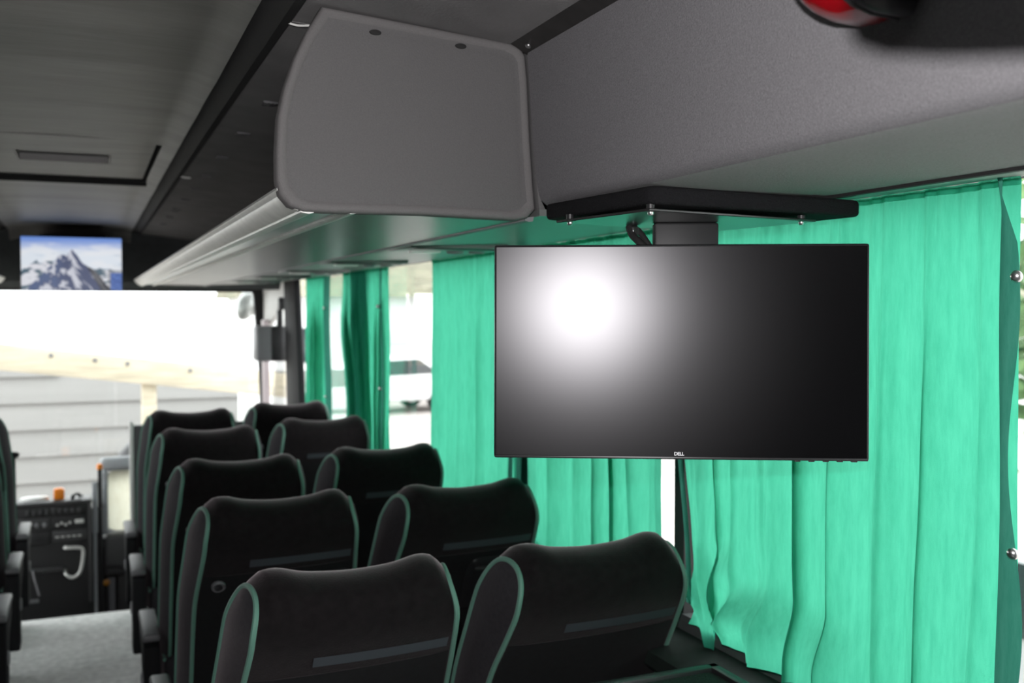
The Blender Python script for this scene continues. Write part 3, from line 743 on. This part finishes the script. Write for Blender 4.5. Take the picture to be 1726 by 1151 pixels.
# ------------------------------------------------------------------ dashboard console
ds = thing('dashboard', 'black dashboard console with switch rows and a silver edge at the aisle end', 'dashboard', (-.19, 6.7, -.55))
part('body', MB().box(-.75, .0, 6.405, 6.56, -.55, .485, .012).box(-.75, .0, 6.56, 7.35, -.55, .28, .012), 'dash_black', ds)
part('top_edge', MB().box(-.76, .008, 6.392, 6.57, .483, .507, .006), 'dash_grey', ds)
part('corner_strip', MB().box(-.012, .006, 6.392, 6.42, -.10, .49, .003), 'dash_grey', ds)
pan = part('switch_panel', MB().box(-.40, -.02, 6.396, 6.41, .425, .475, .003), 'dash_black', ds)
for k in range(9): part('switch', MB().box(-.345+k*.034, -.325+k*.034, 6.388, 6.40, .435, .465, .003), 'dash_grey', pan)
pan = part('gauge_panel', MB().box(-.40, -.215, 6.396, 6.41, .345, .415, .004), 'dash_grey', ds)
for k in range(4): part('dial', MB().lathe([(.014, 0), (.014, .006), (.011, .008), (.001, .008)], 14, Matrix.Translation((-.37+k*.042, 6.397, .375)) @ Matrix.Rotation(PI/2, 4, 'X')), 'mid_plastic', pan)
pan = part('radio', MB().box(-.205, -.02, 6.394, 6.41, .345, .415, .004), 'dash_black', ds)
part('display', MB().box(-.085, -.035, 6.390, 6.396, .372, .395, .001), 'white_plastic', pan)
for k in range(4): part('key', MB().box(-.185+k*.022, -.17+k*.022, 6.389, 6.396, .362+.01*(k % 2), .376+.01*(k % 2), .002), 'pale_plastic', pan)
pan = part('heater_panel', MB().box(-.205, -.02, 6.394, 6.41, .272, .335, .004), 'dash_grey', ds)
for k in range(5): part('key', MB().box(-.19+k*.03, -.17+k*.03, 6.389, 6.396, .295, .304, .001), 'pale_plastic', pan)
pan = part('vent_panel', MB().box(-.40, -.215, 6.396, 6.41, .26, .335, .004), 'dash_black', ds)
for k in range(4): part('slat', MB().box(-.385, -.225, 6.388, 6.398, .272+k*.016, .278+k*.016, .001), 'dash_grey', pan)
part('grab_handle', MB().tube(smoothpath([(-.135, 6.40, .235), (-.135, 6.36, .238), (-.08, 6.35, .238), (-.045, 6.35, .225), (-.045, 6.35, .16), (-.062, 6.35, .09), (-.10, 6.35, .065), (-.135, 6.36, .085), (-.14, 6.40, .10)], 40), .010, 10), 'alu', ds)
part('shelf', MB().box(-.37, -.15, 6.36, 6.41, .105, .125, .003), 'dash_grey', ds)
part('lever', MB().tube([(-.31, 6.36, .125), (-.30, 6.34, .08), (-.275, 6.34, -.02)], .006, 8), 'mid_plastic', ds)
part('plate', MB().box(-.36, -.28, 6.396, 6.407, -.075, -.055, .001), 'mid_plastic', ds)
single('orange_beacon', MB().box(-.198, -.140, 6.45, 6.50, .5075, .566, .006).box(-.19, -.15, 6.455, 6.495, .56, .572, .004), 'orange', 'small orange box standing on the dashboard top', 'box', (-.169, 6.475, .507))
single('paper_pad', MB().lathe([(.075, 0), (.078, .008), (.07, .018), (.002, .024)], 24, Matrix.Translation((-.30, 6.49, .5072)) @ Matrix.Diagonal((1, .55, 1, 1))), 'paper', 'white rounded cloth lying on the dashboard top', 'cloth', (-.30, 6.49, .507))
single('phone_holder', MB().box(-.105, -.085, 6.44, 6.47, .5072, .53, .003).tube([(-.095, 6.455, .525), (-.07, 6.455, .535), (-.055, 6.455, .53)], .008, 8).box(-.068, -.04, 6.44, 6.465, .515, .53, .003), 'black_plastic', 'small black holder on the dashboard top beside the orange box', 'holder', (-.08, 6.455, .507))

# driver's corner
dv = thing('driver_seat', 'driver seat with cream backrest cover behind the dashboard', 'seat', (.27, 6.7, -.55))
part('net_back', MB().prism([(.085, .335), (.10, .295), (.14, .28), (.42, .28), (.46, .33), (.46, .60), (.42, .645), (.12, .645), (.09, .62)], 6.545, 6.5455), 'cream_net', dv, label='cream net backrest')
part('shoulder', MB().box(.055, .49, 6.54, 6.66, .64, .72, .03, 3), 'bolster', dv)
part('side_bolster', MB().box(.06, .10, 6.53, 6.68, .12, .65, .015, 3), 'bolster', dv)
part('cushion', MB().box(.06, .50, 6.5, 6.93, .0, .17, .04, 3), 'dash_grey', dv)
part('lumbar_box', MB().box(.065, .22, 6.44, 6.56, .07, .275, .03, 3), 'dash_grey', dv)
part('pedestal', MB().box(.14, .42, 6.55, 6.9, -.55, .02, .02, 2), 'dash_black', dv)
part('lamp', MB().lathe([(.02, 0), (.018, .012), (.001, .016)], 12, Matrix.Translation((.085, 6.50, -.02)) @ Matrix.Rotation(PI/2, 4, 'X')), 'amber_glass', dv)
ic = thing('instrument_cowl', 'dark domed instrument cowl in front of the driver seat', 'cowl', (.28, 7.2, .3))
part('hood', MB().lathe([(.16, 0), (.155, .05), (.12, .10), (.06, .125), (.002, .13)], 24, Matrix.Translation((.30, 7.18, .41)) @ Matrix.Diagonal((1.0, .8, 2.6, 1))), 'grey_plastic', ic)
part('binnacle', MB().box(.10, .55, 7.02, 7.38, -.55, .42, .02, 2), 'bolster', ic)
gp = thing('grab_post', 'black grab post with orange tip next to the driver seat', 'post', (.055, 6.44, -.55))
part('pole', MB().cyl((.055, 6.44, -.55), (.053, 6.44, .68), .012), 'black_plastic', gp)
part('tip', MB().lathe([(.016, 0), (.018, .015), (.014, .03), (.001, .036)], 14, Matrix.Translation((.053, 6.44, .675))), 'orange', gp)
single('side_screen', MB().box(.010, .040, 6.42, 6.45, .30, .60, .004).box(.015, .034, 6.43, 6.445, -.55, .30), 'bolster', 'narrow pale grey upright panel beside the dashboard', 'panel', (.03, 6.435, -.55))
# partitions at the front ends of both seat blocks
pt = thing('partition', 'pale edged partition panel before the foremost right seats', 'partition', (.6, 5.72, 0))
part('panel', MB().box(.215, 1.10, 5.745, 5.772, .0, 1.0, .006), 'dash_grey', pt)
part('edge_trim', MB().box(.196, .218, 5.738, 5.778, .0, 1.02, .006), 'pale_plastic', pt)
pt = thing('partition', 'low black partition panel before the foremost left seats', 'partition', (-.8, 5.72, 0))
part('panel', MB().box(-1.3, -.375, 5.70, 5.73, .0, .85, .006), 'dash_black', pt)
part('rail', MB().tube(smoothpath([(-.362, 5.715, 0), (-.362, 5.715, .80), (-.372, 5.715, .86), (-.42, 5.715, .885), (-1.28, 5.715, .885)], 40), .013, 10), 'matte_black', pt)

# speaker-like box on the front pillar, outside mirror
sb = thing('pillar_box', 'dark grey box fixed on the pillar by the front door', 'box', (1.07, 6.62, 1.29))
part('case', MB().box(.995, 1.20, 6.60, 6.78, 1.285, 1.515, .02, 3), 'mid_plastic', sb)
part('side_cover', MB().box(1.09, 1.205, 6.592, 6.70, 1.288, 1.512, .012, 2), 'black_plastic', sb)
part('lug', MB().box(1.13, 1.165, 6.60, 6.64, 1.51, 1.62, .006).box(1.14, 1.19, 6.595, 6.65, 1.62, 1.70, .01), 'black_plastic', sb)
mr = thing('side_mirror', 'chrome backed outside mirror hanging at the top corner of the windscreen', 'mirror', (1.13, 7.9, 1.52))
m_ = MB()
def mpt(u, v):
    a = 2*PI*u; r = math.sin(PI*v*.5) if v < 1 else 1
    x = .085*r*math.cos(a)*(1+.25*math.sin(a)); z = .125*r*math.sin(a)
    return Matrix.Rotation(math.radians(28), 4, 'Y') @ Vector((x, -.05*math.cos(PI*v*.5), z)) + Vector((1.13, 7.9, 1.655))
part('shell', m_.grid(mpt, 28, 8), 'mirror_shell', mr)
part('housing', MB().box(1.19, 1.235, 7.84, 7.95, 1.60, 1.79, .015, 2), 'black_plastic', mr)
part('glass', MB().grid(lambda u, v: mpt(u, 1)*v+Vector((1.13, 7.905, 1.655))*(1-v), 28, 2), 'car_glass', mr)
part('arm', MB().tube(smoothpath([(1.19, 7.9, 1.70), (1.23, 7.85, 1.78), (1.26, 7.65, 1.86), (1.24, 7.48, 1.9)], 16), .012, 8), 'black_plastic', mr)

# ------------------------------------------------------------------ outside
GZ = -1.05
struct('ground', MB().box(-40, 60, -30, 70, GZ-.1, GZ), 'concrete')
bd = thing('clad_shed', 'pale grey shed wall of wide horizontal lapped boards ahead of the windscreen', 'building', (0, 12.2, GZ))
part('frame', MB().box(-6, 3.2, 12.03, 12.3, GZ, .86), 'siding', bd)
bh = .288
for k in range(-1, 7):
    z0 = .90-bh*(k+1)
    part('board', MB().prism([(12.03, z0+bh), (12.015, z0+bh), (11.975, z0+.004), (11.975, z0), (12.03, z0)], -6, 3.15 if k >= 0 else -.30, 'x'), 'siding', bd)
part('corner_board', MB().box(3.13, 3.25, 11.95, 12.3, GZ, .90), 'render_white', bd)
tf = thing('timber_frame', 'bright new timber beam on posts before the grey shed wall', 'timber frame', (.5, 9, GZ))
def beamq(x0, zt0, zb0, x1, zt1, zb1, y0, y1): return MB().prism([(x0, zt0), (x1, zt1), (x1, zb1), (x0, zb0)], y0, y1, r=.008)
part('beam', beamq(-3.2, 1.69, 1.47, 1.75, 1.035, .825, 8.98, 9.03), 'timber', tf)
part('beam', beamq(-3.2, 1.62, 1.50, 1.75, 1.0, .86, 9.12, 9.17), 'timber', tf)
for x, zt in ((.46, 1.02), (-2.4, 1.42)): part('post', MB().box(x-.05, x+.07, 9.03, 9.12, GZ, zt, .006), 'timber', tf)
for x in (-.28, .05, .30, .80): part('bolt', MB().lathe([(.018, 0), (.016, .01), (.001, .012)], 10, Matrix.Translation((x, 8.98, 1.30-(x+.65)*.136)) @ Matrix.Rotation(PI/2, 4, 'X')), 'mid_plastic', tf)
gt = thing('white_gate', 'white slatted gate beside the timber beam', 'gate', (1.7, 9.6, GZ))
for k in range(7): part('slat', MB().box(1.36, 2.5, 9.58, 9.61, GZ+.15+k*.26, GZ+.36+k*.26, .004), 'render_white', gt)
for x in (1.34, 2.5): part('post', MB().box(x-.05, x+.05, 9.6, 9.7, GZ, GZ+1.98, .006), 'render_white', gt)
# white house to the right with garage door
hs = thing('white_house', 'white rendered house with low brown roof beyond the open side window', 'house', (10, 30, GZ))
part('wall', MB().box(4.6, 18, 29, 37, GZ, 2.0), 'render_white', hs)
part('roof', MB().prism([(28.4, 2.0), (37.6, 2.0), (33, 3.6)], 4.2, 18.5, 'x'), 'roof_brown', hs)
gd = part('garage_door', MB().box(6.9, 8.9, 28.94, 29.0, GZ, 1.0, .01), 'body_white', hs)
for k in range(5): part('door_panel', MB().box(7.0, 8.8, 28.91, 28.95, GZ+.08+k*.39, GZ+.40+k*.39, .01), 'body_white', gd)
part('window', MB().box(5.2, 6.2, 28.95, 29.0, .1, 1.1), 'car_glass', hs)
h2 = thing('white_house', 'long white house wall behind the green curtains', 'house', (14, 8, GZ))
part('wall', MB().box(14, 20, 1, 20, GZ, 1.7), 'render_white', h2)
part('roof', MB().prism([(13.4, 1.7), (20.6, 1.7), (17, 3.0)], .5, 20.5), 'roof_brown', h2)
def car(name, loc, rz, body, label):
    t = thing(name, label, 'car', loc, None, rz)
    pf = [(-2.1, .35), (-2.1, .75), (-1.9, .92), (-1.1, .98), (-.55, 1.42), (.75, 1.45), (1.45, 1.0), (2.0, .9), (2.12, .6), (2.1, .32)]
    lpart('body', MB().prism(pf, -.85, .85, 'y', .06, 3), body, t)
    lpart('windows', MB().prism([(-1.0, .99), (-.5, 1.37), (.7, 1.40), (1.3, 1.01)], -.86, .86, 'y'), 'car_glass', t)
    for x in (-1.3, 1.35):
        for y in (-.78, .78):
            w = lpart('wheel', MB().cyl((x, y-.1, .32), (x, y+.1, .32), .32), 'tyre', t)
            link('hub', mesh('hub', MB().cyl((x, y-.11, .32), (x, y+.11, .32), .19), 'zinc'), w)
    return t
car('parked_car', (7.0, 25.6, GZ), math.radians(12), 'render_white', 'white parked car in front of the white house with garage door')
car('parked_car', (5.2, 3.9, GZ), math.radians(95), 'car_silver', 'silver parked car outside the near window')
def shrub(loc, r, h, label, seed):
    t = thing('tree', label, 'tree', loc)
    lpart('trunk', MB().tube([(0, 0, 0), (.05, 0, h*.3), (0, .05, h*.55)], [.12, .10, .06], 8), 'bark', t)
    rng = random.Random(seed); m = MB()
    for k in range(900):
        d = Vector((rng.gauss(0, 1), rng.gauss(0, 1), rng.gauss(0, 1))).normalized()*(r*rng.uniform(.55, 1.0)); d.z *= .8*h/(2*r)*1.1
        c = Vector((0, 0, h*.65))+d
        a = Vector((rng.gauss(0, 1), rng.gauss(0, 1), rng.gauss(0, 1))).normalized(); b_ = a.orthogonal().normalized(); s_ = rng.uniform(.12, .26)
        m.add([c-a*s_, c+b_*s_*.5, c+a*s_, c-b_*s_*.5], [(0, 1, 2, 3)])
    f = lpart('foliage', m, 'leaf', t, smooth=False); f['kind'] = 'stuff'
    return t
shrub((8.8, 8.6, GZ), 1.7, 4.2, 'leafy green tree outside the near right window', 3)
shrub((11.5, 4.6, GZ), 1.6, 3.8, 'round green tree behind the silver parked car', 4)
shrub((10.5, 46, GZ), 2.6, 6.0, 'olive tree rising behind the brown roof of the house', 5)
